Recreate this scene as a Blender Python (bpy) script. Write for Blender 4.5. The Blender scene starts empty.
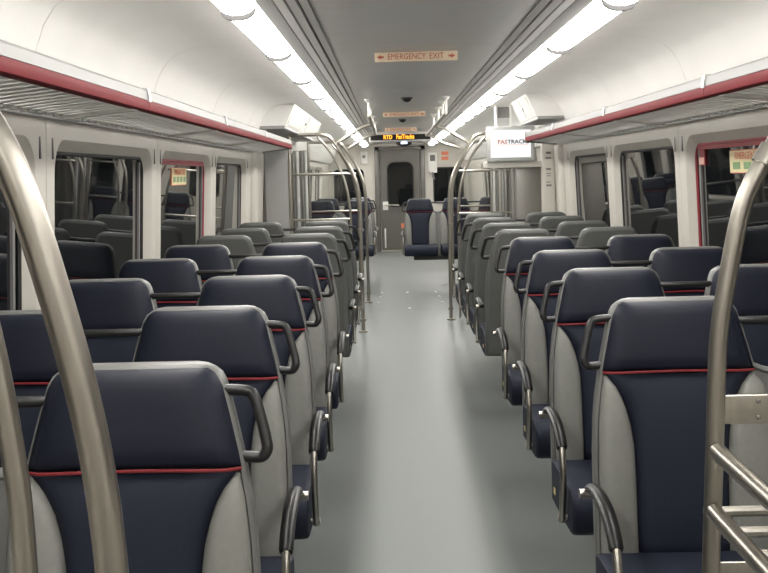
import bpy, bmesh, math, random
from mathutils import Vector, Matrix
random.seed(7)
SC = bpy.context.scene
COL = SC.collection

# ------------------------------------------------------------------ camera
F_PX = 1128.0
cam_d = bpy.data.cameras.new('camera'); cam = bpy.data.objects.new('camera', cam_d); COL.objects.link(cam)
cam_d.sensor_width = 36.0; cam_d.lens = F_PX / 768 * 36.0
cam_d.clip_start = 0.05; cam_d.clip_end = 100
CAM_LOC = Vector((-0.14, 0.0, 1.525))
PITCH, YAW, ROLL = math.radians(-5.6343), math.radians(-0.5167), math.radians(1.4)
fw = Vector((math.sin(YAW)*math.cos(PITCH), math.cos(YAW)*math.cos(PITCH), math.sin(PITCH)))
rt = fw.cross(Vector((0, 0, 1))).normalized(); up = rt.cross(fw)
r2 = rt*math.cos(ROLL) - up*math.sin(ROLL); u2 = rt*math.sin(ROLL) + up*math.cos(ROLL)
cam.matrix_world = Matrix(((r2.x, u2.x, -fw.x, CAM_LOC.x), (r2.y, u2.y, -fw.y, CAM_LOC.y),
                           (r2.z, u2.z, -fw.z, CAM_LOC.z), (0, 0, 0, 1)))
SC.camera = cam

# ------------------------------------------------------------------ world (night outside) and exposure
w = bpy.data.worlds.new('night'); SC.world = w; w.use_nodes = True
w.node_tree.nodes['Background'].inputs[0].default_value = (0.010, 0.012, 0.016, 1)
w.node_tree.nodes['Background'].inputs[1].default_value = 0.3
SC.view_settings.view_transform = 'Standard'
SC.view_settings.look = 'None'
SC.view_settings.gamma = 1.0
SC.view_settings.use_curve_mapping = False
SC.view_settings.exposure = 0.0
LIGHT_STRENGTH = 22.0          # the two diffuser strips along the ceiling are the only lamps

# ------------------------------------------------------------------ materials
def srgb(r, g, b):
    f = lambda c: (c/12.92 if c <= .04045 else ((c+.055)/1.055)**2.4)
    return tuple(f(v/255.0) for v in (r, g, b))

def mat(name, col, rough=.5, metal=0.0, spec=.5, noise=0.0, nscale=40.0, bump=0.0, bscale=200.0, coat=0.0, stretch=None):
    m = bpy.data.materials.new(name); m.use_nodes = True
    nt = m.node_tree; b = nt.nodes['Principled BSDF']
    b.inputs['Base Color'].default_value = (*col, 1)
    b.inputs['Roughness'].default_value = rough
    b.inputs['Metallic'].default_value = metal
    b.inputs['Specular IOR Level'].default_value = spec
    b.inputs['Coat Weight'].default_value = coat
    tc = nt.nodes.new('ShaderNodeTexCoord'); mp = nt.nodes.new('ShaderNodeMapping')
    nt.links.new(tc.outputs['Object'], mp.inputs[0])
    if stretch: mp.inputs['Scale'].default_value = stretch
    if noise:
        n = nt.nodes.new('ShaderNodeTexNoise'); n.inputs['Scale'].default_value = nscale
        n.inputs['Detail'].default_value = 4
        nt.links.new(mp.outputs[0], n.inputs['Vector'])
        cr = nt.nodes.new('ShaderNodeMapRange'); cr.inputs[1].default_value = .3; cr.inputs[2].default_value = .7
        cr.inputs[3].default_value = 1-noise; cr.inputs[4].default_value = 1+noise
        nt.links.new(n.outputs['Fac'], cr.inputs[0])
        mx = nt.nodes.new('ShaderNodeVectorMath'); mx.operation = 'SCALE'
        mx.inputs[0].default_value = col; nt.links.new(cr.outputs[0], mx.inputs['Scale'])
        nt.links.new(mx.outputs[0], b.inputs['Base Color'])
    if bump:
        n2 = nt.nodes.new('ShaderNodeTexNoise'); n2.inputs['Scale'].default_value = bscale; n2.inputs['Detail'].default_value = 3
        nt.links.new(mp.outputs[0], n2.inputs['Vector'])
        bp = nt.nodes.new('ShaderNodeBump'); bp.inputs['Strength'].default_value = bump; bp.inputs['Distance'].default_value = .002
        nt.links.new(n2.outputs['Fac'], bp.inputs['Height']); nt.links.new(bp.outputs[0], b.inputs['Normal'])
    return m

def emit(name, col, s):
    m = bpy.data.materials.new(name); m.use_nodes = True
    nt = m.node_tree; b = nt.nodes['Principled BSDF']
    b.inputs['Base Color'].default_value = (*col, 1); b.inputs['Roughness'].default_value = .4
    b.inputs['Emission Color'].default_value = (*col, 1); b.inputs['Emission Strength'].default_value = s
    return m

M = {}
M['cove'] = mat('white_cove_panel', (.86, .85, .82), .38, noise=.02, nscale=3)
M['wall'] = mat('cream_wall_moulding', (.60, .575, .52), .42, noise=.025, nscale=4)
M['ceil'] = mat('grey_ceiling_panel', (.56, .55, .525), .33, noise=.03, nscale=6, spec=.5)
M['diffuser'] = mat('grey_ceiling_trim', (.52, .505, .49), .4)
M['dark'] = mat('dark_gap', (.03, .03, .03), .8)
M['slot'] = mat('dark_slot', (.12, .115, .11), .7)
M['floor'] = mat('speckled_grey_floor', (.172, .185, .179), .42, noise=.10, nscale=160, bump=.05, bscale=300, spec=.4)
M['rack'] = mat('rack_aluminium', (.88, .875, .85), .5)
M['rackgap'] = mat('rack_tray_grey', (.58, .58, .57), .6)
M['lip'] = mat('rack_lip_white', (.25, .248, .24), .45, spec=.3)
M['red'] = mat('red_stripe', (.150, .0085, .0125), .55, spec=.12)
M['clip'] = mat('clip_white', (.45, .45, .44), .3)
M['navy'] = mat('navy_vinyl', (.0105, .0128, .0235), .50, spec=.22, noise=.10, nscale=90, bump=.12, bscale=420)
M['navyb'] = mat('navy_fabric', (.0165, .0200, .0345), .60, noise=.14, nscale=260, bump=.2, bscale=600, spec=.2)
M['bol'] = mat('grey_vinyl', (.225, .225, .208), .50, spec=.35, noise=.04, nscale=70, bump=.08, bscale=420)
M['shell'] = mat('grey_seat_shell', (.120, .124, .118), .42, spec=.35, noise=.03, nscale=40)
M['rim'] = mat('seat_rim_grey', (.145, .145, .138), .40)
M['piping'] = mat('red_piping', (.20, .014, .018), .55)
M['black'] = mat('black_plastic', (.006, .006, .006), .36, spec=.3)
M['bar'] = mat('dark_grey_bar', (.018, .018, .018), .38, spec=.4)
M['steel'] = mat('brushed_steel', (.42, .395, .35), .34, metal=1.0, noise=.08, nscale=60, stretch=(1, 1, .05))
M['steeld'] = mat('stainless_sheet', (.235, .225, .205), .40, metal=.8, noise=.08, nscale=30, stretch=(8, 8, .3))
M['steelm'] = mat('satin_grey_door', (.135, .130, .118), .38, metal=.4, noise=.06, nscale=30, stretch=(8, 8, .3))
M['divider'] = mat('divider_grey', (.045, .044, .043), .6, spec=.2)
M['bezel'] = mat('monitor_bezel', (.42, .425, .415), .45)
M['rubber'] = mat('black_rubber', (.018, .018, .018), .6)
M['redrub'] = mat('red_rubber', (.30, .028, .04), .5)
M['partition'] = mat('grey_partition', (.30, .30, .29), .4)
M['cream'] = mat('sign_cream', (.72, .58, .42), .5)
M['signred'] = mat('sign_red', (.42, .09, .05), .5)
M['yellow'] = mat('sign_yellow', (.80, .70, .42), .5)
M['green'] = mat('sign_green', (.22, .36, .16), .5)
M['orange'] = mat('sticker_orange', (.75, .22, .12), .5)
M['pink'] = mat('sticker_pink', (.85, .50, .42), .5)
M['sticker'] = mat('sticker_grey', (.20, .19, .19), .5)
M['white'] = mat('white_plastic', (.74, .73, .70), .4)
M['tag'] = mat('yellow_tag', (.75, .62, .30), .5)
M['lamp'] = emit('diffuser_light', (1.0, .975, .93), LIGHT_STRENGTH)
M['screen'] = emit('screen_white', (1.0, 1.0, 1.0), 0.95)
M['screen'].node_tree.nodes['Principled BSDF'].inputs['Base Color'].default_value = (.05, .05, .05, 1)
M['led'] = emit('led_orange', (1.0, .40, .03), 1.9)
M['dome_reflection'] = emit('reflection_blue_white', (.75, .85, 1.0), 1.2)  # glow that imitates a bright reflection on the camera dome

def pane_mat():
    m = mat('night_window_glass', (.006, .007, .008), .012, spec=.5)
    return m
M['pane'] = pane_mat()
def clear_glass():
    m = bpy.data.materials.new('clear_windscreen_glass'); m.use_nodes = True
    nt = m.node_tree; nt.nodes.remove(nt.nodes['Principled BSDF'])
    o = nt.nodes['Material Output']
    t = nt.nodes.new('ShaderNodeBsdfTransparent'); t.inputs[0].default_value = (.95, .955, .95, 1)
    g = nt.nodes.new('ShaderNodeBsdfGlossy'); g.inputs['Roughness'].default_value = .03
    fr = nt.nodes.new('ShaderNodeFresnel'); fr.inputs['IOR'].default_value = 1.5
    mx = nt.nodes.new('ShaderNodeMixShader')
    nt.links.new(fr.outputs[0], mx.inputs[0]); nt.links.new(t.outputs[0], mx.inputs[1]); nt.links.new(g.outputs[0], mx.inputs[2])
    nt.links.new(mx.outputs[0], o.inputs[0])
    return m
M['glass'] = clear_glass()

# ------------------------------------------------------------------ mesh helpers
class MB:
    def __init__(s): s.v = []; s.f = []
    def add(s, vs, fs):
        n = len(s.v); s.v += [tuple(v) for v in vs]; s.f += [tuple(i+n for i in f) for f in fs]; return s
    def box(s, x0, x1, y0, y1, z0, z1, bev=0.0):
        if bev <= 0:
            vs = [(x, y, z) for z in (z0, z1) for y in (y0, y1) for x in (x0, x1)]
            fs = [(0, 2, 3, 1), (4, 5, 7, 6), (0, 1, 5, 4), (2, 6, 7, 3), (0, 4, 6, 2), (1, 3, 7, 5)]
            return s.add(vs, fs)
        bm = bmesh.new(); bmesh.ops.create_cube(bm, size=1)
        for v in bm.verts:
            v.co = Vector(((x0+x1)/2+v.co.x*(x1-x0), (y0+y1)/2+v.co.y*(y1-y0), (z0+z1)/2+v.co.z*(z1-z0)))
        bmesh.ops.bevel(bm, geom=bm.edges[:], offset=bev, segments=3, profile=.5, affect='EDGES')
        bm.verts.index_update()
        s.add([v.co[:] for v in bm.verts], [[v.index for v in f.verts] for f in bm.faces]); bm.free()
        return s
    def tube(s, pts, r, n=12, cap=True, flat=1.0):
        pts = [Vector(p) for p in pts]; k = len(pts)
        rs = r if isinstance(r, (list, tuple)) else [r]*k
        tans = []
        for i in range(k):
            a = pts[max(i-1, 0)]; b = pts[min(i+1, k-1)]
            tans.append((b-a).normalized())
        ref = Vector((0, 0, 1)) if abs(tans[0].z) < .9 else Vector((0, 1, 0))
        nrm = (ref - tans[0]*ref.dot(tans[0])).normalized()
        vs = []
        for i in range(k):
            t = tans[i]; nrm = (nrm - t*nrm.dot(t)).normalized(); bi = t.cross(nrm)
            for j in range(n):
                a = 2*math.pi*j/n
                vs.append(pts[i] + nrm*(math.cos(a)*rs[i]) + bi*(math.sin(a)*rs[i]*flat))
        fs = [(i*n+j, i*n+(j+1) % n, (i+1)*n+(j+1) % n, (i+1)*n+j) for i in range(k-1) for j in range(n)]
        if cap:
            fs.append(tuple(range(n-1, -1, -1))); fs.append(tuple(range((k-1)*n, k*n)))
        return s.add(vs, fs)
    def prism(s, poly, axis, a, b):
        """poly: 2-D points; extruded along axis from a to b ('x': (y,z), 'y': (x,z), 'z': (x,y))"""
        def pt(p, t):
            return {'x': (t, p[0], p[1]), 'y': (p[0], t, p[1]), 'z': (p[0], p[1], t)}[axis]
        n = len(poly)
        vs = [pt(p, a) for p in poly] + [pt(p, b) for p in poly]
        fs = [tuple(range(n-1, -1, -1)), tuple(range(n, 2*n))] + [(i, (i+1) % n, n+(i+1) % n, n+i) for i in range(n)]
        return s.add(vs, fs)
    def strip(s, prof, a, b, th=.006):
        """open profile (x,z) with a thickness upward, extruded along y"""
        n = len(prof); vs = []
        off = []
        for i in range(n):
            p0 = Vector(prof[max(i-1, 0)]); p1 = Vector(prof[min(i+1, n-1)])
            d = (p1-p0).normalized(); nn = Vector((-d.y, d.x))
            if nn.y < 0: nn = -nn
            if abs(nn.y) < .05: nn = Vector((math.copysign(1, prof[i][0]), 0))
            off.append((prof[i][0]+nn.x*th, prof[i][1]+nn.y*th))
        return s.prism(list(prof)+off[::-1], 'y', a, b)
    def lathe(s, prof, c, axis='z', n=16):
        vs = []; k = len(prof)
        for r, h in prof:
            for j in range(n):
                a = 2*math.pi*j/n; u, v_ = r*math.cos(a), r*math.sin(a)
                d = {'z': (u, v_, h), 'x': (h, u, v_), 'y': (u, h, v_)}[axis]
                vs.append((c[0]+d[0], c[1]+d[1], c[2]+d[2]))
        fs = [(i*n+j, i*n+(j+1) % n, (i+1)*n+(j+1) % n, (i+1)*n+j) for i in range(k-1) for j in range(n)]
        fs += [tuple(range(n-1, -1, -1)), tuple(range((k-1)*n, k*n))]
        return s.add(vs, fs)
    def mesh(s, name, m, smooth=True, angle=35):
        me = bpy.data.meshes.new(name); me.from_pydata(s.v, [], s.f); me.update()
        bm = bmesh.new(); bm.from_mesh(me); bmesh.ops.recalc_face_normals(bm, faces=bm.faces)
        if smooth:
            lim = math.radians(angle)
            for f in bm.faces: f.smooth = True
            for e in bm.edges:
                if len(e.link_faces) != 2 or e.calc_face_angle(0) > lim: e.smooth = False
        bm.to_mesh(me); bm.free()
        me.materials.append(M[m]); return me
    def build(s, name, m, parent=None, smooth=True, angle=35):
        return link(name, s.mesh(name, m, smooth, angle), parent)

def link(name, me, parent=None):
    o = bpy.data.objects.new(name, me); COL.objects.link(o)
    if parent is not None: o.parent = parent
    return o

def tag(o, label, cat, group=None, kind=None):
    if label: o['label'] = label
    if cat: o['category'] = cat
    if group: o['group'] = group
    if kind: o['kind'] = kind
    return o

def empty(name, loc=(0, 0, 0), label=None, cat=None, group=None, kind=None):
    o = bpy.data.objects.new(name, None); COL.objects.link(o); o.location = loc
    o.empty_display_size = .1
    return tag(o, label, cat, group, kind)

def text_mesh(name, body, size, m, parent, loc, rot, thick=.0006, sx=1.0, align='CENTER', bold=0.0):
    cu = bpy.data.curves.new(name, 'FONT'); cu.body = body; cu.size = size
    cu.align_x = align; cu.align_y = 'CENTER'; cu.extrude = thick; cu.resolution_u = 3; cu.offset = bold
    tmp = bpy.data.objects.new('tmp', cu); COL.objects.link(tmp)
    dg = bpy.context.evaluated_depsgraph_get(); dg.update()
    me = bpy.data.meshes.new_from_object(tmp.evaluated_get(dg))
    bpy.data.objects.remove(tmp); bpy.data.curves.remove(cu)
    me.materials.clear(); me.materials.append(M[m]); me.name = name
    o = link(name, me, parent); o.location = loc; o.rotation_euler = rot; o.scale = (sx, 1, 1)
    return o

def catmull(pts, k=6):
    P = [Vector(p) for p in pts]; out = []
    for i in range(len(P)-1):
        p0 = P[max(i-1, 0)]; p1 = P[i]; p2 = P[i+1]; p3 = P[min(i+2, len(P)-1)]
        for j in range(k):
            t = j/k
            out.append(.5*((2*p1)+(p2-p0)*t+(2*p0-5*p1+4*p2-p3)*t*t+(3*p1-p0-3*p2+p3)*t**3))
    out.append(P[-1]); return out

def rrect(a0, a1, b0, b1, r, n=7):
    """rounded rectangle outline, counter-clockwise"""
    out = []
    for cx, cy, s in ((a1-r, b1-r, 0), (a0+r, b1-r, 90), (a0+r, b0+r, 180), (a1-r, b0+r, 270)):
        for j in range(n):
            a = math.radians(s+90*j/(n-1)); out.append((cx+r*math.cos(a), cy+r*math.sin(a)))
    return out

# ------------------------------------------------------------------ the car body
Y0, Y1 = -2.4, 22.6
ZC = 2.15
def wallx(z): return 1.372+.05*(1.75-z)

fl = MB().box(-1.55, 1.55, Y0, Y1, -.06, 0).build('floor', 'floor', smooth=False)
tag(fl, 'speckled grey-green rubber floor running down the aisle', 'floor', kind='structure')

# ceiling: dark backing with panels set under it
ce = MB().box(-1.5, 1.5, Y0, Y1, ZC+.05, ZC+.08).build('ceiling', 'dark', smooth=False)
tag(ce, 'ceiling of grey centre panels and white side coves', 'ceiling', kind='structure')
cs = [Y0, .2, 2.85, 5.62, 8.4, 11.2, 14.0, 16.8, 19.6, Y1]
for a, b in zip(cs[:-1], cs[1:]):
    MB().box(-.42, .42, a+.002, b-.002, ZC, ZC+.02).build('ceiling_panel', 'ceil', ce, smooth=False)
COVE = [(.715, 2.118), (.735, 2.132), (.80, 2.140), (.92, 2.146), (1.01, 2.147), (1.075, 2.138), (1.135, 2.115),
        (1.185, 2.075), (1.222, 2.02), (1.248, 1.95), (1.275, 1.88), (1.335, 1.775)]
ks = [Y0, -1.65, .10, 1.85, 3.60, 5.38, 7.15, 8.92, 10.7, 12.45, 14.2, 15.95, 17.7, 19.45, 21.2, Y1]
for s in (-1, 1):
    prof = [(s*x, z) for x, z in COVE]
    for a, b in zip(ks[:-1], ks[1:]):
        MB().strip(prof, a+.003, b-.003, .008).build('cove_panel', 'cove', ce)
    MB().strip([(s*(x+.012), z+.012) for x, z in COVE], Y0, Y1, .004).build('cove_backing', 'slot', ce)

# grooved linear air diffusers between the lamps and the centre panel
for i, s in enumerate((-1, 1)):
    t = empty('trim_%d' % (i+1), (0, 0, 0), 'grey grooved air diffuser strip along the %s ceiling edge' % ('left' if s < 0 else 'right'), 'trim', kind='structure')
    for nm, x0, x1, z0, z1 in (('slat', .424, .452, 2.146, 2.158), ('slat', .464, .494, 2.142, 2.154), ('slat', .503, .534, 2.137, 2.150)):
        MB().prism([(s*x0, z0), (s*x1, z0-.004), (s*x1, z1), (s*x0, z1)], 'y', Y0, Y1).build(nm, 'diffuser', t, smooth=False)
    MB().prism([(s*.541, 2.135), (s*.584, 2.116), (s*.590, 2.124), (s*.545, 2.147)], 'y', Y0, Y1).build('band', 'diffuser', t, smooth=False)
    MB().box(min(s*.42, s*.60), max(s*.42, s*.60), Y0, Y1, 2.168, 2.172).build('groove_back', 'dark', t, smooth=False)

# side walls: backing, lower panels, moulded window modules
WL = [-1.72, .20, 2.13, 4.07, 6.00, 7.91, 9.82]
WFAR_L = [14.6, 16.5, 18.4, 20.3]
WFAR_R = [15.4, 17.3, 19.2]
Z_LO, Z_HI = .74, 1.765
wall_obj = {}
for s, nm in ((-1, 'wall_left'), (1, 'wall_right')):
    wb = MB().prism([(s*1.50, 0), (s*1.56, 0), (s*1.56, 2.2), (s*1.50, 2.2)], 'y', Y0, Y1).build(nm, 'wall', smooth=False)
    tag(wb, 'cream moulded side wall with windows on the %s' % ('left' if s < 0 else 'right'), 'wall', kind='structure')
    wall_obj[s] = wb
    lo = MB().prism([(s*1.42, 0), (s*1.50, 0), (s*1.50, Z_LO), (s*wallx(Z_LO), Z_LO)], 'y', Y0, Y1).build('lower_panel', 'wall', wb, smooth=False)
    # strip above the windows, running up behind the rack
    MB().prism([(s*wallx(Z_HI), Z_HI+.003), (s*1.50, Z_HI+.003), (s*1.50, 1.90), (s*1.30, 1.90)], 'y', Y0, Y1).build('header_strip', 'wall', wb, smooth=False)

win_n = [0]
def ring_fill(outer, inner):
    """faces between two loops lying in one plane, through triangle_fill"""
    bm = bmesh.new(); es = []
    for lp in (outer, inner):
        vs = [bm.verts.new((p[0], p[1], 0)) for p in lp]
        es += [bm.edges.new((vs[i], vs[(i+1) % len(vs)])) for i in range(len(vs))]
    bmesh.ops.triangle_fill(bm, edges=es, use_beauty=True)
    bm.verts.index_update()
    V = [(v.co.x, v.co.y) for v in bm.verts]; Fc = [[v.index for v in f.verts] for f in bm.faces]
    bm.free(); return V, Fc

def window_module(s, a, b, red, label):
    wb = wall_obj[s]
    ya, yb = a+.10, b-.125
    hole = rrect(ya, yb, .80, 1.688, .13, 8)
    outer = [(a+.003, Z_LO+.003), (b-.003, Z_LO+.003), (b-.003, Z_HI), (a+.003, Z_HI)]
    V, Fc = ring_fill(outer, hole)
    mb = MB()
    mb.add([(s*wallx(z), y, z) for y, z in V], Fc)
    # thickness at the seams
    o3 = [(s*wallx(z), y, z) for y, z in outer]; o4 = [(s*(wallx(z)+.03), y, z) for y, z in outer]
    mb.add(o3+o4, [(i, (i+1) % 4, 4+(i+1) % 4, 4+i) for i in range(4)])
    mb.build('wall_panel', 'wall', wb, angle=20)
    for y in (a+.075, b-.075):
        MB().box(min(s*(wallx(1.655)-.002), s*(wallx(1.655)+.004)), max(s*(wallx(1.655)-.002), s*(wallx(1.655)+.004)), y-.008, y+.008, 1.612, 1.690).build('slot', 'slot', wb, smooth=False)
    win_n[0] += 1
    t = empty('window_%d' % win_n[0], (0, 0, 0), label, 'window', kind='structure')
    # flared reveal from the wall face to the pane
    glass = rrect(ya+.040, yb-.040, .85, 1.640, .085, 8)
    mid = rrect(ya+.012, yb-.012, .81, 1.678, .12, 8)
    n = len(hole); mb = MB()
    L = [[(s*(wallx(z)+.000), y, z) for y, z in hole], [(s*(wallx(z)+.010), y, z) for y, z in mid], [(s*(wallx(z)+.048), y, z) for y, z in glass]]
    vs = [p for l in L for p in l]
    mb.add(vs, [(k*n+i, k*n+(i+1) % n, (k+1)*n+(i+1) % n, (k+1)*n+i) for k in range(2) for i in range(n)])
    mb.build('reveal', 'wall', t, angle=50)
    # rubber seal
    seal = [(s*(wallx(z)+.046), y, z) for y, z in glass]
    MB().tube(seal+[seal[0]], .009, 6, False).build('seal', 'redrub' if red else 'rubber', t)
    pane = MB().add([(s*(wallx(z)+.050), y, z) for y, z in glass]+[(s*(wallx(z)+.060), y, z) for y, z in glass],
                    [tuple(range(n)), tuple(range(n, 2*n))]+[(i, (i+1) % n, n+(i+1) % n, n+i) for i in range(n)])
    pane.build('pane', 'pane', t, smooth=False)
    # slim vertical inner bar of the sash at the far end
    yy = yb-.11
    MB().prism([(s*(wallx(1.62)+.040), 1.62), (s*(wallx(1.62)+.050), 1.62), (s*(wallx(.87)+.050), .87), (s*(wallx(.87)+.040), .87)], 'y', yy-.012, yy+.012).build('sash_bar', 'sticker', t, smooth=False)
    if red:
        X = lambda z, d: s*(wallx(z)+d)
        MB().prism([(X(1.632, .038), 1.632), (X(1.614, .038), 1.614), (X(1.614, .048), 1.614), (X(1.632, .048), 1.632)], 'y', ya+.10, yb-.10).build('pull_strip', 'redrub', t, smooth=False)
        yt = yb-.155 if s > 0 else ya+.135
        MB().prism([(X(1.63, .041), 1.63), (X(1.535, .041), 1.535), (X(1.535, .048), 1.535), (X(1.63, .048), 1.63)], 'y', yt-.055, yt+.055).build('pull_tab', 'redrub', t, smooth=False)
        MB().prism([(X(1.575, .038), 1.575), (X(1.540, .038), 1.540), (X(1.540, .042), 1.540), (X(1.575, .042), 1.575)], 'y', yt-.045, yt+.045).build('tab_sticker', 'pink', t, smooth=False)
        # instruction plate behind the pane edge: red words over a row of green pictures
        y0, y1 = ((ya+.42, ya+1.09) if s > 0 else (ya+.54, ya+1.0))
        z0, z1 = 1.495, 1.600
        X2 = lambda z, d: s*(wallx(z)+.046+d)
        def quad(nm, m, p0, p1, q0, q1, d):
            return MB().prism([(X2(q0, d), q0), (X2(q1, d), q1), (X2(q1, d+.002), q1), (X2(q0, d+.002), q0)], 'y', p0, p1).build(nm, m, pl, smooth=False)
        pl = MB().prism([(X2(z0, 0), z0), (X2(z1, 0), z1), (X2(z1, .004), z1), (X2(z0, .004), z0)], 'y', y0-.004, y1+.004).build('exit_sign', 'orange', t, smooth=False)
        quad('plate', 'yellow', y0, y1, z0+.004, z1-.004, -.002)
        wd = y1-y0
        for k in range(4):
            p0 = y0+wd*(.05+.235*k)
            quad('picture', 'green', p0+.012, p0+wd*.17, z0+.018, z0+.050, -.004)
        rz = math.pi/2 if s < 0 else -math.pi/2
        tx = text_mesh('lettering', 'EMERGENCY EXIT', .046, 'orange', pl, (X2(1.572, -.004), (y0+y1)/2, 1.572), (math.pi/2, 0, rz), sx=wd/.44*.9)
    return t

side = {-1: 'left', 1: 'right'}
ordw = ['farthest behind the camera', 'beside the camera', 'nearest', 'second', 'third', 'fourth']
for s in (-1, 1):
    for i, (a, b) in enumerate(zip(WL[:-1], WL[1:])):
        red = (s < 0 and i == 4) or (s > 0 and i == 3)
        if i == 0: continue
        lab = {1: 'dark night window beside the camera on the %s wall',
               2: 'dark night window in the %s wall, cut off by the picture edge',
               3: 'wide dark night window on the %s wall reflecting the seats',
               4: 'dark night window third along the %s wall',
               5: 'dark narrow-looking window beside the grey seats on the %s wall'}[i] % side[s]
        if red: lab = 'emergency exit window with red seal and yellow sign on the %s wall' % side[s]
        window_module(s, a, b, red, lab)
    far = WFAR_L if s < 0 else WFAR_R
    for i, (a, b) in enumerate(zip(far[:-1], far[1:])):
        window_module(s, a, b, False, 'dark window in the far section of the %s wall, number %d past the doors' % (side[s], i+1))
    gaps = [(Y0, WL[1]), (WL[-1], 11.0 if s < 0 else 11.85), ((13.5 if s < 0 else 14.4), far[0]), (far[-1], Y1)]
    for a, b in gaps:
        MB().prism([(s*wallx(Z_LO), Z_LO+.003), (s*1.46, Z_LO+.003), (s*1.46, Z_HI), (s*wallx(Z_HI), Z_HI)], 'y', a+.003, b-.003).build('wall_panel', 'wall', wall_obj[s], smooth=False)
    # rounded pillar where the passenger section ends
    ye = 10.05
    MB().tube([(s*1.415, ye, .05), (s*1.395, ye, 1.0), (s*1.385, ye, 1.76)], .055, 14).build('pillar_cover', 'wall', wall_obj[s])

# ------------------------------------------------------------------ end wall with stainless door
we = MB().box(-1.5, 1.5, Y1, Y1+.06, 0, 2.2).build('wall_end', 'wall', smooth=False)
tag(we, 'cream end wall of the car around the steel door', 'wall', kind='structure')
wb_ = MB().box(-1.5, 1.5, Y0-.06, Y0, 0, 2.2).build('wall_back', 'wall', smooth=False)
tag(wb_, 'plain cream wall behind the camera', 'wall', kind='structure')
dr = empty('door_1', (0, 0, 0), 'stainless steel end door with an oval-cornered dark window', 'door', kind='structure')
hole = rrect(-.22, .29, .90, 1.77, .13, 8)
V, Fc = ring_fill([(-.36, .02), (.42, .02), (.42, 2.0), (-.36, 2.0)], hole)
yd = Y1-.035
MB().add([(x, yd, z) for x, z in V], Fc).add([(-.36, yd, .02), (.42, yd, .02), (.42, yd, 2.0), (-.36, yd, 2.0), (-.36, yd+.03, .02), (.42, yd+.03, .02), (.42, yd+.03, 2.0), (-.36, yd+.03, 2.0)],
     [(0, 1, 5, 4), (1, 2, 6, 5), (2, 3, 7, 6), (3, 0, 4, 7)]).build('leaf', 'steelm', dr, smooth=False)
MB().prism(rrect(-.22, .29, .90, 1.77, .13, 8), 'y', yd+.012, yd+.022).build('pane', 'pane', dr, smooth=False)
sl = [(x, yd-.002, z) for x, z in hole]
MB().tube(sl+[sl[0]], .014, 6, False).build('seal', 'rubber', dr)
for x0, x1 in ((-.47, -.375), (.435, .53)):
    MB().box(x0, x1, Y1-.07, Y1-.001, 0, 2.09, .008).build('door_post', 'steelm', dr)
MB().box(-.47, .53, Y1-.07, Y1-.001, 2.01, 2.09, .008).build('door_head', 'steelm', dr)
MB().box(-.33, -.22, yd-.02, yd-.001, .83, 1.0, .006).build('latch_plate', 'white', dr)
MB().tube([(-.275, yd-.02, .93), (-.275, yd-.06, .93), (-.15, yd-.07, .93), (.0, yd-.05, .92)], .014, 8).build('handle', 'steel', dr)
MB().tube([(-.29, yd-.03, .08), (-.29, yd-.05, .12), (-.29, yd-.05, .42), (-.29, yd-.03, .46)], .016, 8).build('pull_bar', 'white', dr)
MB().box(.03, .14, yd-.008, yd-.001, .46, .56).build('sticker', 'orange', dr, smooth=False)
MB().box(-.38, .44, Y1-.12, Y1-.07, .0, .03, .004).build('threshold', 'steel', dr)
for i, (x0, x1, n_) in enumerate(((-1.28, -.70, 'left'), (.70, 1.28, 'right'))):
    win_n[0] += 1
    t = empty('window_%d' % win_n[0], (0, 0, 0), 'dark square window in the end wall %s of the steel door' % n_, 'window', kind='structure')
    h = rrect(x0, x1, .95, 1.645, .07, 6)
    MB().prism(h, 'y', Y1-.014, Y1-.004).build('pane', 'pane', t, smooth=False)
    sl = [(x, Y1-.012, z) for x, z in h]
    MB().tube(sl+[sl[0]], .014, 6, False).build('seal', 'rubber', t)

# ------------------------------------------------------------------ ceiling light strips (the lamps)
LPROF = [(.588, 2.120), (.595, 2.102), (.612, 2.088), (.640, 2.080), (.670, 2.080), (.698, 2.088), (.714, 2.104)]
divs = [3.93-1.4*k for k in (4, 3, 2, 1)]+[3.93+1.4*k for k in range(0, 14)]
for s in (-1, 1):
    t = empty('ceiling_light_strip', (s*.65, 0, 0), 'long glowing fluorescent light strip on the %s side of the ceiling' % side[s], 'light', 'ceiling light strips')
    prof = [(s*(x-.65), z) for x, z in LPROF]
    for a, b in zip(divs[:-1], divs[1:]):
        if b > Y1: b = Y1-.05
        if b-a < .1: continue
        MB().strip(prof, a+.012, b-.012, .010).build('diffuser', 'lamp', t)
    for y in divs:
        if y > Y1-.1: continue
        MB().strip([(x*.985, z-.017) for x, z in prof], y-.010, y+.010, .032).build('divider', 'divider', t)
    MB().box(min(s*-.062, s*-.068), max(s*-.062, s*-.068), divs[0], Y1-.05, 2.118, 2.150).build('inner_edge', 'diffuser', t, smooth=False)
    MB().box(min(s*.064, s*.070), max(s*.064, s*.070), divs[0], Y1-.05, 2.112, 2.150).build('outer_edge', 'cove', t, smooth=False)

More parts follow.
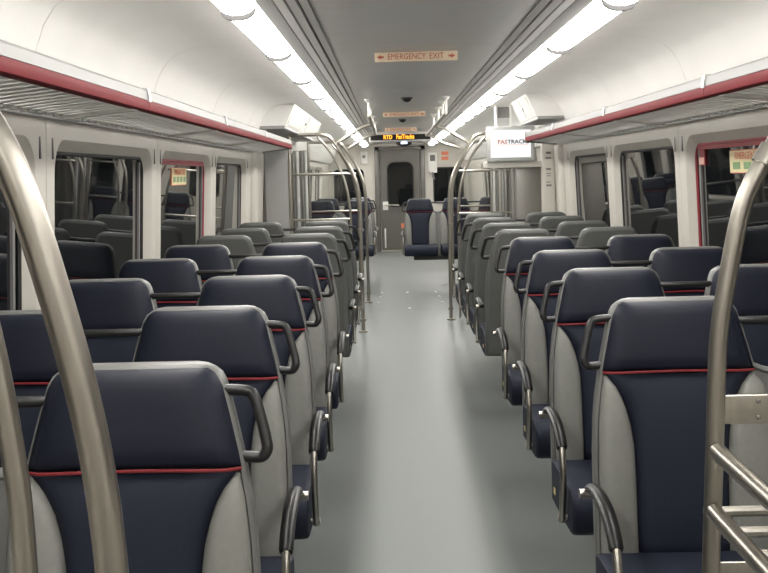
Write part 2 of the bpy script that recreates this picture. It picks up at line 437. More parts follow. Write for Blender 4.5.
# ------------------------------------------------------------------ overhead luggage racks
def rack(s, ya, yb, label):
    t = empty('luggage_rack', (s*1.36, ya, 1.77), label, 'luggage rack', 'overhead luggage racks')
    ox, oy, oz = t.location
    def P(poly, a, b, nm, m, smooth=False):
        return MB().prism([(s*x-ox, z-oz) for x, z in poly], 'y', a-oy, b-oy).build(nm, m, t, smooth)
    joints = [y for y in (.3, 2.37, 4.42, 6.48, 8.53) if ya < y < yb]
    ed = [ya]+joints+[yb]
    for a, b in zip(ed[:-1], ed[1:]):
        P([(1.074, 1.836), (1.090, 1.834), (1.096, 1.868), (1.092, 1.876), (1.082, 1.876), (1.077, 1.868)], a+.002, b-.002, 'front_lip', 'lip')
        P([(1.074, 1.834), (1.072, 1.815), (1.076, 1.798), (1.090, 1.791), (1.106, 1.793), (1.106, 1.802), (1.088, 1.806), (1.088, 1.834)], a+.002, b-.002, 'red_rail', 'red', True)
    for y in joints+[y+.0 for y in ()]:
        P([(1.068, 1.830), (1.068, 1.850), (1.074, 1.880), (1.096, 1.882), (1.098, 1.832)], y-.02, y+.02, 'clip', 'clip')
    # open tray: every slat is its own piece, light falls through the gaps
    P([(1.354, 1.757), (1.372, 1.755), (1.372, 1.79), (1.354, 1.79)], ya, yb, 'wall_rail', 'rackgap')
    pitch = .094; n = int((yb-max(ya, .6))/pitch)
    prof = [(1.092, 1.7985), (1.346, 1.7720), (1.346, 1.766), (1.354, 1.766), (1.354, 1.779), (1.092, 1.8065)]
    me = MB().prism([(s*x-ox, z-oz) for x, z in prof], 'y', -.027, .027).mesh('slat', 'rack', False)
    for k in range(n):
        o = link('slat', me, t); o.location = (0, max(ya, .6)-oy+pitch*(k+.5), 0)
    for y in (.15, 2.2, 4.25, 6.25, 8.32):
        if ya < y < yb:
            P([(1.09, 1.788), (1.36, 1.758), (1.36, 1.772), (1.09, 1.802)], y-.035, y+.035, 'bracket', 'cove')
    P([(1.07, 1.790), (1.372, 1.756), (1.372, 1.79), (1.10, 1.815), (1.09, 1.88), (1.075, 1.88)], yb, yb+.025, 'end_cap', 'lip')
    return t
rack(-1, -2.2, 10.72, 'white slatted overhead rack with red edge along the left wall')
rack(1, -2.2, 10.25, 'white slatted overhead rack with red edge along the right wall')

# ------------------------------------------------------------------ seats
HT = 1.19
REC = .165
SX = .2525                    # half the spacing of the two seats of a bench
def back_y(z):                # reclined front face of the back shell, facing -y
    t = max(0.0, HT-z)
    return -REC*t - .02*math.sin(min(1, t/.7)*math.pi)
def half_w(z):                # half width of one seat, front view
    pts = [(1.19, .108), (1.186, .134), (1.172, .155), (1.15, .167), (1.10, .180), (1.05, .192), (1.02, .199), (.99, .204), (.95, .212), (.88, .220), (.80, .224), (.40, .224)]
    for (z0, a), (z1, b) in zip(pts[:-1], pts[1:]):
        if z >= z1: return a+(b-a)*(z0-z)/(z0-z1) if z <= z0 else pts[0][1]
    return pts[-1][1]
def pair_outline(n_seats):
    """closed outline (x,z) of the joined shells"""
    zs = [1.19, 1.187, 1.18, 1.17, 1.155, 1.13, 1.10, 1.06, 1.03, 1.02]
    cx = [(-(n_seats-1)/2+i)*2*SX for i in range(n_seats)]
    top = []
    for i, c in enumerate(cx):
        left = [(c-half_w(z), z) for z in zs[::-1]]
        right = [(c+half_w(z), z) for z in zs]
        if i > 0: left = [(c-SX+.010, 1.006), (c-SX+.028, 1.010)] + left
        else: left = [(c-half_w(z), z) for z in (.42, .6, .80, .88, .94, .98)] + left
        if i < n_seats-1: right = right + [(c+SX-.028, 1.010), (c+SX-.010, 1.006)]
        else: right = right + [(c+half_w(z), z) for z in (.98, .94, .88, .80, .6, .42)]
        top += left+right
    return top, cx
def inset(poly, d):
    n = len(poly); out = []
    area = sum(poly[i][0]*poly[(i+1) % n][1]-poly[(i+1) % n][0]*poly[i][1] for i in range(n))
    sg = 1 if area > 0 else -1
    for i in range(n):
        p0, p1, p2 = Vector(poly[i-1]), Vector(poly[i]), Vector(poly[(i+1) % n])
        a = (p1-p0).normalized(); b = (p2-p1).normalized()
        nn = (Vector((-a.y, a.x))+Vector((-b.y, b.x)))
        nn = nn.normalized() if nn.length > 1e-6 else Vector((-a.y, a.x))
        out.append(tuple(p1+nn*d*sg))
    return out
def loft(mb, loops):
    n = len(loops[0]); vs = [p for l in loops for p in l]
    fs = [(k*n+i, k*n+(i+1) % n, (k+1)*n+(i+1) % n, (k+1)*n+i) for k in range(len(loops)-1) for i in range(n)]
    return mb.add(vs, fs)
def patch(xl, xr, zs, depth, base=.002, nu=10, edge=4.0, back=.012):
    """padded cushion patch on the seat back between xl(z) and xr(z)"""
    mb = MB(); nv = len(zs); vs = []
    zt, zb = zs[0], zs[-1]
    for z in zs:
        v = (2*(z-zb)/(zt-zb)-1)
        for i in range(nu+1):
            u = 2*i/nu-1
            u = math.copysign(abs(u)**.7, u)
            x = xl(z)+(xr(z)-xl(z))*(u+1)/2
            k = max(0.0, 1-abs(u)**edge)**.5*max(0.0, 1-abs(v)**(edge*2))**.5
            vs.append((x, back_y(z)-base-depth*k, z))
    nn = nu+1
    fs = [(r*nn+i, r*nn+i+1, (r+1)*nn+i+1, (r+1)*nn+i) for r in range(nv-1) for i in range(nu)]
    border = [i for i in range(nn)]+[r*nn+nu for r in range(1, nv)]+[(nv-1)*nn+i for i in range(nu-1, -1, -1)]+[r*nn for r in range(nv-2, 0, -1)]
    m = len(border); o = len(vs)
    vs += [(vs[i][0], vs[i][1]+back, vs[i][2]) for i in border]
    fs += [(border[k], border[(k+1) % m], o+(k+1) % m, o+k) for k in range(m)]
    return mb.add(vs, fs)
def frange(a, b, n): return [a+(b-a)*i/(n-1) for i in range(n)]

_mesh = {}
def seat_meshes(n_seats, aisle):
    """list of (part name, mesh, offset, parent part index) for a bench whose aisle end is at local x sign `aisle`"""
    key = (n_seats, aisle)
    if key in _mesh: return _mesh[key]
    out = []
    def A(nm, mb, m, par=None, angle=40): out.append((nm, mb.mesh(nm, m, True, angle), par)); return len(out)-1
    poly, cx = pair_outline(n_seats)
    # ---- shells: pale rim in front, grey moulding behind
    mb = MB(); N = len(poly)
    L = [[(x, back_y(z)+.010, z) for x, z in inset(poly, .016)], [(x, back_y(z)+.000, z) for x, z in inset(poly, .009)],
         [(x, back_y(z)+.004, z) for x, z in inset(poly, .002)], [(x, back_y(z)+.014, z) for x, z in poly], [(x, back_y(z)+.024, z) for x, z in poly]]
    loft(mb, L); mb.add(L[0], [tuple(range(N))])
    A('seat_rim', mb, 'rim', angle=60)
    mb = MB()
    L = [[(x, back_y(z)+.024, z) for x, z in inset(poly, .001)], [(x, back_y(z)+.046, z) for x, z in inset(poly, .002)], [(x, back_y(z)+.060, z) for x, z in inset(poly, .010)], [(x, back_y(z)+.066, z) for x, z in inset(poly, .024)]]
    loft(mb, L); mb.add(L[-1], [tuple(range(N))])
    A('back_shell', mb, 'shell', angle=60)
    NB = [(1.004, .190), (.990, .178), (.970, .162), (.935, .143), (.88, .128), (.81, .119), (.55, .116), (.40, .116)]
    def nb(z):
        for (z0, a), (z1, b) in zip(NB[:-1], NB[1:]):
            if z >= z1: return a+(b-a)*(z0-z)/(z0-z1) if z <= z0 else NB[0][1]
        return NB[-1][1]
    for c in cx:
        zs = [1.182, 1.180, 1.174, 1.165, 1.15, 1.12, 1.08, 1.05, 1.024, 1.013, 1.008]
        A('headrest', patch(lambda z: c-half_w(z)+.007, lambda z: c+half_w(z)-.007, zs, .034, nu=14), 'navy', angle=75)
        zs = [1.004, .999, .988, .965, .93, .89, .84, .75, .66, .58, .54, .53]
        A('backrest', patch(lambda z: c-nb(z), lambda z: c+nb(z), zs, .026, nu=12, edge=5), 'navyb', angle=75)
        for q in (-1, 1):
            lo_ = (lambda z: c+q*nb(z)) ; hi_ = (lambda z: c+q*(half_w(z)-.012+(.022 if (q > 0 and c < cx[-1]-.01) or (q < 0 and c > cx[0]+.01) else 0)*min(1, max(0, (1.0-z)/.03))))
            f0, f1 = (lo_, hi_) if q > 0 else (hi_, lo_)
            zs = [.996, .988, .97, .945, .91, .87, .82, .74, .66, .58, .52, .50]
            A('side_bolster', patch(f0, f1, zs, .024, nu=8, edge=3), 'bol', angle=75)
        pts = [(c-.194+.388*i/16, back_y(1.006)-.006-.022*max(0, 1-abs(2*i/16-1)**6)**.5, 1.006+.004*math.sin(math.pi*i/16)) for i in range(17)]
        A('piping', MB().tube(pts, .0033, 6), 'piping')
        # seat cushion: rounded slab with a dropped front edge
        mb = MB(); prof = [(-.095, .545), (-.14, .557), (-.30, .562), (-.46, .565), (-.535, .560), (-.565, .540), (-.575, .505), (-.565, .450), (-.53, .425), (-.30, .415), (-.10, .415)]
        xs = [(-.226, .93), (-.220, .985), (-.205, 1.0), (.205, 1.0), (.220, .985), (.226, .93)]
        cyy, czz = -.33, .50
        loops = [[(c+x, cyy+(y-cyy)*k, czz+(z-czz)*k) for y, z in prof] for x, k in xs]
        loft(mb, loops); mb.add(loops[0], [tuple(range(len(prof)))]); mb.add(loops[-1], [tuple(range(len(prof)))])
        A('seat_cushion', mb, 'navyb', angle=50)
    # ---- bars between the headrests
    for i in range(n_seats-1):
        a, b = cx[i], cx[i+1]; z = 1.128; y = back_y(z)+.012
        A('grab_bar', MB().tube([(a+.165, y, z), (a+.175, y-.005, z), (b-.175, y-.005, z), (b-.165, y, z)], .0105, 10), 'bar')
    # ---- aisle grab handle
    e = aisle*cx[-1]
    path = [(e+aisle*.135, back_y(1.14)+.014, 1.142), (e+aisle*.200, back_y(1.14)+.012, 1.138), (e+aisle*.216, back_y(1.13)+.010, 1.128), (e+aisle*.226, back_y(1.10)+.010, 1.10),
            (e+aisle*.238, back_y(1.05)+.010, 1.053), (e+aisle*.240, back_y(1.03)+.010, 1.036), (e+aisle*.234, back_y(1.02)+.012, 1.024), (e+aisle*.224, back_y(1.02)+.014, 1.020), (e+aisle*.190, back_y(1.02)+.016, 1.022)]
    A('grab_handle', MB().tube(catmull(path, 4), .0105, 10), 'bar')
    # ---- aisle armrest: curved black pad on a bent steel tube
    ax = e+aisle*.243
    pp = catmull([(ax-aisle*.005, -.115, .716), (ax, -.17, .735), (ax, -.26, .744), (ax, -.36, .733), (ax, -.43, .706), (ax, -.468, .678)], 5)
    i0 = A('armrest', MB().tube(pp, [.010]+[.0135]*(len(pp)-2)+[.012], 10, True, 1.3), 'black')
    A('support_tube', MB().tube(catmull([(ax, -.464, .682), (ax, -.480, .65), (ax, -.49, .60), (ax, -.475, .52), (ax, -.45, .445)], 5), .0105, 10), 'steel', i0)
    A('pivot', MB().tube([(ax-aisle*.010, -.14, .715), (ax+aisle*.028, -.14, .715)], .012, 10), 'steel', i0)
    A('foot_bolt', MB().tube([(ax-aisle*.055, -.45, .458), (ax+aisle*.012, -.45, .458)], .009, 8), 'steel', i0)
    # ---- under-frame, cantilevered off a pedestal near the wall
    W = cx[-1]+.10
    A('seat_frame', MB().box(-W, W, -.46, -.39, .365, .42, .006).box(-W, W, -.20, -.14, .365, .42, .006), 'bar')
    px = -aisle*(cx[-1])
    A('pedestal', MB().box(px-.03, px+.03, -.48, -.12, .012, .39, .01).box(px-.06, px+.06, -.52, -.08, 0, .016, .004), 'shell')
    A('inspection_tag', MB().box(*sorted((e+aisle*.2262, e+aisle*.2285)), -.20, -.17, .455, .475), 'tag')
    _mesh[key] = out; return out

def bench(name, n_seats, aisle, loc, rz, label, cat, group):
    t = empty(name, loc, label, cat, group); t.rotation_euler = (0, 0, rz)
    objs = []
    for nm, me, par in seat_meshes(n_seats, aisle):
        objs.append(link(nm, me, t if par is None else objs[par]))
    return t

PX = .862
navy_l = [2.04, 2.955, 3.88, 4.83, 5.80]
navy_r = [2.92, 3.86, 4.79, 5.79]
grey_l = [6.86, 7.80, 8.74]
grey_r = [6.78, 7.68, 8.60, 9.46]
nth = ['first', 'second', 'third', 'fourth', 'fifth']
for i, y in enumerate(navy_l):
    lab = ['navy double seat facing the camera, largest on the left, behind the curved steel pole',
           'navy double seat facing the camera, second row from the front on the left',
           'navy double seat facing the camera, third row from the front on the left',
           'navy double seat facing the camera, fourth row from the front on the left',
           'last navy double seat on the left, backed by the grey shells'][i]
    bench('double_seat', 2, 1, (-[.870, .895, .895, .90, .90][i], y, 0), 0, lab, 'train seat', 'navy double seats facing the camera')
for i, y in enumerate(navy_r):
    lab = ['navy double seat facing the camera, largest on the right, behind the steel luggage stand',
           'navy double seat facing the camera, second row from the front on the right',
           'navy double seat facing the camera, third row from the front on the right',
           'last navy double seat on the right, backed by the grey shells'][i]
    bench('double_seat', 2, -1, ([.838, .858, .868, .878][i], y, 0), 0, lab, 'train seat', 'navy double seats facing the camera')
for i, y in enumerate(grey_l):
    bench('double_seat', 2, -1, (-.90, y-.09, 0), math.pi, 'grey-backed double seat turned away, %s grey row on the left' % ['nearest', 'middle', 'farthest'][i], 'train seat', 'grey-backed double seats turned away')
for i, y in enumerate(grey_r):
    bench('double_seat', 2, 1, (.88, y-.09, 0), math.pi, 'grey-backed double seat turned away, %s grey row on the right' % ['nearest', 'second', 'third', 'farthest'][i], 'train seat', 'grey-backed double seats turned away')
bench('triple_seat', 3, -1, (.745, 15.75, 0), 0, 'navy triple seat facing the camera near the far end door', 'train seat', 'far navy seats')
bench('double_seat', 2, 1, (-.885, 15.9, 0), 0, 'far navy double seat behind the left glass windscreen', 'train seat', 'far navy seats')
bench('double_seat', 2, 1, (-.885, 17.3, 0), 0, 'farthest navy double seat at the left of the end door', 'train seat', 'far navy seats')

# ------------------------------------------------------------------ curved steel stanchions near the camera
ARCH = [(.450, .02), (.450, .6), (.450, 1.0), (.450, 1.18), (.456, 1.30), (.472, 1.42), (.502, 1.52), (.548, 1.625), (.606, 1.73), (.690, 1.86), (.735, 1.905), (.79, 1.925), (.86, 1.930), (1.12, 1.930)]
def arch_path(s, y, dx=0.0, dz=0.0, end=None, tab=ARCH):
    pts = [(s*(x+dx), y, z if z < .7 else z+dz*(min(1, (z-.7)/1.0))) for x, z in tab if end is None or x <= end]
    return catmull(pts, 5)
t = empty('grab_pole_frame', (-.45, 1.18, 0), 'large curved steel grab pole at the left edge in front of the first seat', 'grab pole', 'curved steel grab poles')
ol = t.location.copy()
sh = lambda pts: [Vector(p)-ol for p in pts]
LP = [(.450, .02), (.450, .6), (.450, .95), (.452, 1.105), (.461, 1.219), (.476, 1.312), (.499, 1.413), (.528, 1.519), (.562, 1.595), (.64, 1.72), (.73, 1.83), (.83, 1.905), (.92, 1.93), (1.035, 1.935)]
MB().tube(sh(catmull([(-x, 1.18, z) for x, z in LP], 5)), .0178, 20).build('outer_tube', 'steel', t)
IN = [(.545, .02), (.545, .6), (.545, 1.1), (.553, 1.25), (.575, 1.40), (.612, 1.53), (.665, 1.65), (.74, 1.78), (.80, 1.86), (.83, 1.89), (.84, 1.92)]
MB().tube(sh(arch_path(-1, 1.18, tab=IN)), .0130, 16).build('inner_tube', 'steel', t)
MB().tube(sh([(-1.03, 1.18, .02), (-1.03, 1.18, 1.94)]), .0178, 14).build('wall_post', 'steel', t)
MB().lathe([(.034, 0), (.034, .008), (.022, .016)], (0, 0, .0)).build('floor_flange', 'steel', t)
MB().tube(sh([(-.545, 1.18, .50), (-1.03, 1.18, .50)]), .012, 10).build('cross_bar', 'steel', t)

# right: luggage stand with arched post
t = empty('luggage_stand', (.45, 2.2, 0), 'tubular steel luggage stand with curved post at the right edge', 'luggage stand')
ol = t.location.copy()
yR = 2.2
RP = [(.472, .02), (.478, .45), (.482, .72), (.488, .95), (.491, 1.09), (.496, 1.20), (.513, 1.315), (.543, 1.457), (.588, 1.546), (.640, 1.625), (.72, 1.74), (.79, 1.84), (.86, 1.91), (.93, 1.935), (1.035, 1.94)]
MB().tube(sh(catmull([(x, yR, z) for x, z in RP], 5)), .0178, 20).build('curved_post', 'steel', t)
MB().lathe([(.034, 0), (.034, .008), (.022, .016)], (.022, 0, 0)).build('floor_flange', 'steel', t)
MB().tube(sh([(.578, yR, 1.528), (.597, yR, 1.560)]), .0235, 16).build('collar', 'steel', t)
MB().tube(sh([(.59, yR, 1.545), (1.03, yR, 1.545)]), .012, 12).build('cross_rail', 'steel', t)
for z, x in ((.965, .484), (.843, .478)):
    MB().tube(sh([(x+.004, yR-.022, z+.004), (x+.004, yR-.06, z+.002), (x+.004, .95, z-.018)]), .0170, 16).build('guard_rail', 'steel', t)
MB().tube(sh([(.47, .95, .0), (.47, .95, 1.15)]), .0178, 12).build('rear_post', 'steel', t)
MB().tube(sh([(1.03, yR, .0), (1.03, yR, 1.945)]), .0178, 12).build('wall_post', 'steel', t)
for z0, z1 in ((1.017, 1.075), (.66, .735)):
    MB().box(.50-ol.x, 1.03-ol.x, yR+.004-ol.y, yR+.010-ol.y, z0, z1, .002).build('flat_bar', 'steel', t)
for x in (.60, .60):
    pass
for zc in (1.030, 1.062):
    MB().lathe([(.0045, .004), (.0045, -.001), (.002, -.002)], (.575-ol.x, 0, zc), 'y', 10).build('bolt', 'steeld', t)
for k in range(9):
    y = yR+.06-.135*k
    MB().tube(sh([(.485, y, .822), (1.03, y, .822)]), .0115, 10).build('shelf_tube', 'steel', t)

# ------------------------------------------------------------------ far door bay: glass windscreens with arched poles
def windscreen(s, y, label, dx=0.0):
    t = empty('glass_windscreen', (s*(.45+dx), y, 0), label, 'windscreen', 'arched windscreens by the side doors')
    o = t.location.copy(); S = lambda pts: [Vector(p)-o for p in pts]
    MB().tube(S(arch_path(s, y, dx, end=1.2)) if not dx else S(catmull([(s*min(x+dx, 1.12), y, z) for x, z in ARCH[:-2]]+[(s*1.12, y, 1.93)], 5)), .0178, 12).build('outer_tube', 'steel', t)
    MB().tube(S(arch_path(s, y, dx, tab=IN)), .0130, 10).build('inner_tube', 'steel', t)
    MB().tube(S([(s*1.12, y, 0), (s*1.12, y, 1.935)]), .0178, 10).build('wall_post', 'steel', t)
    MB().tube(S([(s*1.12, y, 1.55), (s*(.56+dx), y, 1.55)]), .012, 10).build('cross_bar', 'steel', t)
    MB().tube(S([(s*1.12, y, 1.11), (s*(.545+dx), y, 1.11)]), .012, 10).build('lower_bar', 'steel', t)
    prof = [(.56+dx, .10), (1.10, .10), (1.10, 1.90), (.83+dx, 1.885), (.74+dx, 1.77), (.665+dx, 1.64), (.612+dx, 1.52), (.575+dx, 1.39), (.56+dx, 1.25)]
    MB().prism([(s*x-o.x, z) for x, z in prof], 'y', -.004, .004).build('glass_pane', 'glass', t, smooth=False)
    for z in (.12, 1.0):
        MB().lathe([(.030, -.012), (.030, .012)], (0, 0, z), 'z', 12).build('clamp', 'steel', t)
    MB().box(min(s*1.14, s*1.36)-o.x, max(s*1.14, s*1.36)-o.x, -.015, .015, .02, 1.84, .004).build('side_panel', 'partition', t)
    MB().lathe([(.045, 0), (.045, .012), (.025, .02)], (0, 0, 0)).build('floor_flange', 'steel', t)
    if y > 13:
        for x, wd, m in ((1.155, .014, 'white'), (1.205, .010, 'steeld'), (1.255, .016, 'white'), (1.31, .012, 'steeld')):
            MB().box(s*x-wd-o.x, s*x+wd-o.x, -.035, -.016, .03, 1.83, .004).build('panel_strip', m, t)
    return t
windscreen(-1, 10.95, 'arched glass windscreen on the left, on the near side of the door bay')
windscreen(-1, 13.5, 'arched glass windscreen on the left, on the far side of the door bay')
windscreen(1, 11.75, 'arched glass windscreen on the right, behind the white monitor')
windscreen(1, 14.35, 'arched glass windscreen on the right, on the far side of the door bay', .17)

# side doors in the bay
for i, (s, a, b) in enumerate(((-1, 11.05, 13.4), (1, 11.9, 14.25))):
    t = empty('door_%d' % (i+2), (0, 0, 0), 'pair of stainless sliding side doors on the %s' % side[s], 'door', kind='structure')
    mid = (a+b)/2
    for p0, p1 in ((a+.12, mid-.004), (mid+.004, b-.12)):
        lf = MB().box(*sorted((s*1.395, s*1.43)), p0, p1, .02, 1.95, .005).build('leaf', 'steelm', t)
        c = (p0+p1)/2
        h = rrect(c-.26, c+.26, .85, 1.65, .07, 6)
        MB().prism(h, 'x', s*1.388, s*1.396).build('pane', 'pane', lf, smooth=False)
        sl = [(s*1.390, y_, z_) for y_, z_ in h]
        MB().tube(sl+[sl[0]], .012, 6, False).build('seal', 'rubber', lf)
    for p0, p1 in ((a, a+.11), (b-.11, b)):
        MB().box(*sorted((s*1.33, s*1.45)), p0, p1, 0, 1.97, .01).build('door_post', 'steeld', t)
    MB().box(*sorted((s*1.30, s*1.48)), a, b, 1.97, 2.06, .01).build('door_head', 'white', t)

# overhead cabinets that stick out of the cove above the rack ends
def cabinet(s, ya, yb, label):
    t = empty('overhead_cabinet', (s*1.15, ya, 1.96), label, 'cabinet', 'overhead door gear cabinets')
    o = t.location.copy()
    poly = [(1.03, 1.965), (1.242, 1.965), (1.218, 2.03), (1.18, 2.085), (1.13, 2.122), (1.07, 2.142), (.945, 2.143)]
    MB().prism([(s*x-o.x, z-o.z) for x, z in poly], 'y', 0, yb-ya).build('body', 'cove', t, smooth=False)
    MB().box(min(s*1.035, s*1.26)-o.x, max(s*1.035, s*1.26)-o.x, -.01, yb-ya+.01, -.022, .004, .004).build('bottom_rail', 'partition', t)
    def face(nm, m, u0, u1, y0_, y1_, d=.006):
        a = Vector((s*1.03, 1.965)); b = Vector((s*.945, 2.143)); nn = Vector((-s*(b.y-a.y), -abs(b.x-a.x))).normalized()
        if nn.x*s > 0: nn.x = -nn.x
        p = [a+(b-a)*u0, a+(b-a)*u1]; q = [p[1]+nn*d, p[0]+nn*d]
        return MB().prism([(v.x-o.x, v.y-o.z) for v in p+q], 'y', y0_-ya, y1_-ya).build(nm, m, t, smooth=False)
    L = yb-ya
    face('hatch', 'white', .10, .90, ya+.08, ya+L*.48)
    face('hatch', 'white', .10, .90, ya+L*.52, yb-.08)
    face('lock', 'sticker', .40, .55, ya+L*.45, ya+L*.47, .012)
    return t
cabinet(-1, 9.65, 13.3, 'white slanted cabinet above the end of the left luggage rack')
cabinet(1, 9.1, 10.25, 'white slanted cabinet above the end of the right luggage rack')

# ------------------------------------------------------------------ right partition with monitor
t = empty('equipment_partition', (1.0, 10.62, 0), 'white partition frame with sticker pillar at the end of the right seats', 'partition')
o = t.location.copy()
MB().box(1.262-o.x, 1.385-o.x, -.05, .05, 0, 1.93, .015).build('pillar', 'wall', t)
MB().box(.72-o.x, 1.27-o.x, -.04, .04, 1.565, 1.622, .008).build('shelf_beam', 'wall', t)
MB().box(1.035-o.x, 1.262-o.x, .01, .03, .02, 1.566, .003).build('steel_panel', 'steeld', t)
for x, wd in ((1.00, .016), (.93, .010), (.88, .016), (.80, .008)):
    MB().box(x-wd-o.x, x+wd-o.x, 0, .03, .02, 1.566, .004).build('mullion', 'steeld', t)
for z0, z1, x0, x1 in ((1.685, 1.705, 1.30, 1.345), (1.640, 1.655, 1.295, 1.345), (1.535, 1.555, 1.30, 1.345), (1.50, 1.508, 1.30, 1.345), (1.478, 1.486, 1.305, 1.34), (1.42, 1.428, 1.30, 1.34), (1.385, 1.402, 1.30, 1.35)):
    MB().box(x0-o.x, x1-o.x, -.053, -.050, z0, z1).build('sticker', 'sticker', t, smooth=False)
for x in (.845, .985):
    MB().box(x-.012-o.x, x+.012-o.x, -.02, .02, 1.94, 2.145, .004).build('hanger', 'white', t)
MB().box(.83-o.x, 1.0-o.x, .02, .03, 2.03, 2.13, .004).build('backplate', 'lip', t)
t = empty('monitor', (.97, 10.55, 1.625), 'white screen monitor with red and black logo above the right seats', 'monitor')
MB().box(-.222, .222, -.02, .05, .0, .322, .010).build('housing', 'bezel', t)
MB().box(-.186, .186, -.024, -.019, .034, .288).build('screen', 'screen', t, smooth=False)
text_mesh('logo', 'FAS', .050, 'signred', t, (-.122, -.0255, .178), (math.pi/2, 0, 0), align='LEFT', sx=1.15, bold=.0012)
text_mesh('logo', 'TRACKS', .050, 'black', t, (-.030, -.0255, .178), (math.pi/2, 0, 0), align='LEFT', sx=1.10, bold=.0012)
MB().box(-.15, .16, -.0262, -.0245, .150, .1535).build('logo_line', 'pink', t, smooth=False)

# ------------------------------------------------------------------ overhead grab rails in the door bay
for s in (-1, 1):
    ys = [9.35, 10.4, 11.9, 13.3] if s < 0 else [9.25, 9.85, 10.7, 11.9]
    ya, yb = ys[0], ys[-1]
    t = empty('overhead_grab_rail', (s*.315, ya, ZC), 'steel overhead grab rail hung from the ceiling on the %s of the aisle' % side[s], 'grab rail', 'overhead grab rails')
    o = t.location.copy(); S = lambda pts: [Vector(p)-o for p in pts]
    zr = 2.015
    MB().tube(S([(s*.315, ya, zr), (s*.315, (13.55 if s < 0 else 14.4), zr)]), .0165, 10).build('rail', 'steel', t)
    for y in ys:
        h = MB().tube(S([(s*.315, y, zr), (s*.315, y, ZC)]), .0085, 8).build('hanger', 'steel', t)
        MB().lathe([(.016, -.03), (.032, -.012), (.036, -.001)], (0, y-ya, 0), 'z', 12).build('ceiling_cup', 'white', h)
    arches = (10.95, 13.5) if s < 0 else (11.75, 14.35)
    for ay in arches:
        ax_, az_ = (.672, 1.835) if ay < 14 else (.83, 1.82)
        MB().tube(S(catmull([(s*ax_, ay, az_), (s*.52, ay, az_+.09), (s*.40, ay, zr-.02), (s*.315, ay, zr)], 5)), .0165, 10).build('branch', 'steel', t)

# ------------------------------------------------------------------ ceiling signs, domes, LED sign
def exit_sign(y, label):
    t = empty('exit_sign', (0, y, ZC), label, 'sign', 'emergency exit ceiling signs')
    MB().box(-.212, .212, -.006, .006, -.048, 0, .002).build('plate', 'cream', t)
    MB().box(-.205, .205, .006, .03, -.012, 0).build('bracket', 'diffuser', t, smooth=False)
    text_mesh('lettering', 'EMERGENCY', .043, 'signred', t, (-.048, -.0068, -.024), (math.pi/2, 0, 0), sx=.80)
    text_mesh('lettering', 'EXIT', .043, 'signred', t, (.105, -.0068, -.024), (math.pi/2, 0, 0), sx=.86)
    for q in (-1, 1):
        MB().prism([(q*.200, -.024), (q*.180, -.012), (q*.180, -.019), (q*.166, -.019), (q*.166, -.029), (q*.180, -.029), (q*.180, -.036)], 'y', -.0078, -.0055).build('arrow', 'signred', t, smooth=False)
exit_sign(5.87, 'nearest cream emergency exit sign on the ceiling with red arrows')
exit_sign(11.42, 'middle one of the three emergency exit ceiling signs')
exit_sign(15.2, 'farthest emergency exit ceiling sign just before the orange display')
for y, lb in ((9.3, 'nearer small dark dome on the ceiling'), (12.85, 'farther small dark dome on the ceiling')):
    t = empty('ceiling_dome', (0, y, ZC), lb, 'ceiling dome', 'small ceiling domes')
    MB().lathe([(.050, 0), (.050, -.008), (.042, -.014)], (0, 0, 0), 'z', 20).build('ring', 'bar', t)
    MB().lathe([(.038, -.013), (.033, -.026), (.018, -.036), (.004, -.039)], (0, 0, 0), 'z', 20).build('dome', 'black', t)

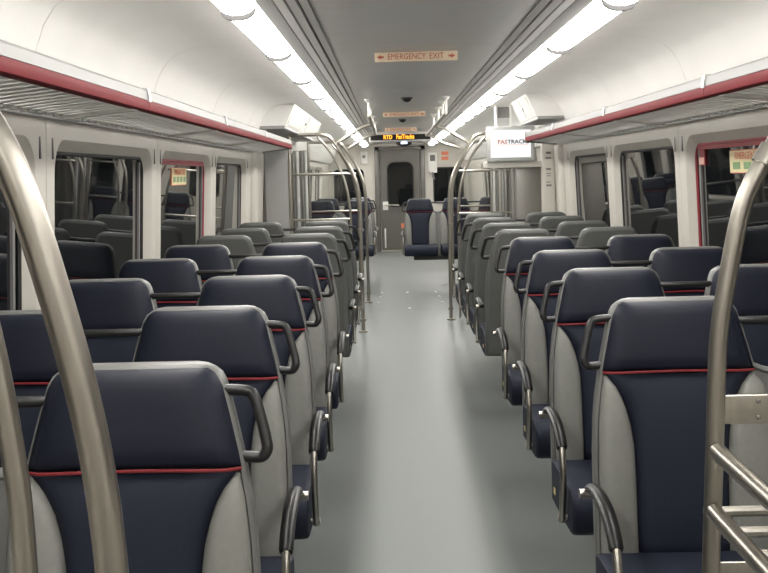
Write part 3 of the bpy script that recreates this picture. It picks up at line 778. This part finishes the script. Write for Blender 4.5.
t = empty('led_display', (0, 16.4, ZC), 'black display with orange glowing letters across the ceiling', 'display')
MB().box(-.45, .45, 0, .12, -.145, 0, .01).build('housing', 'diffuser', t)
MB().box(-.43, .43, -.006, .001, -.125, -.045).build('display_face', 'black', t, smooth=False)
text_mesh('orange_text', 'RTD', .078, 'led', t, (-.18, -.009, -.084), (math.pi/2, 0, 0), thick=.002, sx=.85, bold=.002)
text_mesh('orange_text', 'FasTracks', .088, 'led', t, (.070, -.009, -.082), (math.pi/2, 0, 0), thick=.002, sx=.74, bold=.002)
t = empty('dome_camera', (.10, 20.6, ZC), 'dark dome with a bright reflection under the ceiling before the end door', 'camera')
MB().lathe([(.05, 0), (.05, -.03), (.14, -.04), (.15, -.07), (.10, -.10), (.03, -.115)], (0, 0, 0), 'z', 20).build('dome', 'black', t)
MB().box(-.06, .06, -.156, -.150, -.075, .0).build('painted_reflection', 'dome_reflection', t, smooth=False)  # glowing plate painted in as the dome's bright reflection, not a display
MB().box(-.06, .06, -.152, -.12, -.075, .0, .004).build('reflection_backing', 'white', t)  # added backing block behind the glowing reflection plate

# wall fittings by the end door
t = empty('intercom_box', (.68, Y1, 1.75), 'white intercom box on the end wall right of the door', 'intercom')
MB().box(-.09, .09, -.10, 0, -.20, .20, .02).build('case', 'white', t)
MB().box(-.05, .05, -.105, -.098, .03, .15).build('grille', 'slot', t, smooth=False)
MB().tube([(0, -.08, -.19), (0, -.11, -.26), (.03, -.09, -.33)], .02, 8).build('handset', 'sticker', t)
for k, z in enumerate((1.93, 1.83)):
    t = MB().box(-.07, .07, -.006, 0, -.035, .035).build('warning_sticker', 'orange', smooth=False)
    t.location = (.93, Y1, z)
    tag(t, '%s of two small orange stickers on the end wall' % ('upper', 'lower')[k], 'sticker', 'orange stickers on the end wall')
t = empty('wall_speaker', (-.68, Y1, 1.88), 'white wall device left of the end door', 'speaker')
MB().box(-.07, .07, -.06, 0, -.12, .12, .015).build('case', 'white', t)
MB().lathe([(.03, -.066), (.035, -.058)], (0, 0, .02), 'y', 14).build('lens', 'sticker', t)

# floor: screws around a hatch, in the door bay
scr = MB().lathe([(.018, 0), (.018, .006), (.012, .012), (.004, .014)], (0, 0, 0), 'z', 10).mesh('floor_screw', 'cove')
hatch = empty('floor_hatch', (0, 13.6, 0), 'flush floor hatch dotted with shiny screws between the door poles', 'hatch')
MB().box(-.36, .50, -.9, 1.1, .0, .0004).build('hatch_plate', 'floor', hatch, smooth=False)
for x, y in ((-.30, 1.0), (-.32, .45), (-.33, -.15), (.03, .95), (.40, .95), (.42, .40), (.43, -.25), (.03, -.8)):
    oo = link('screw', scr, hatch); oo.location = (x, y, .0012)
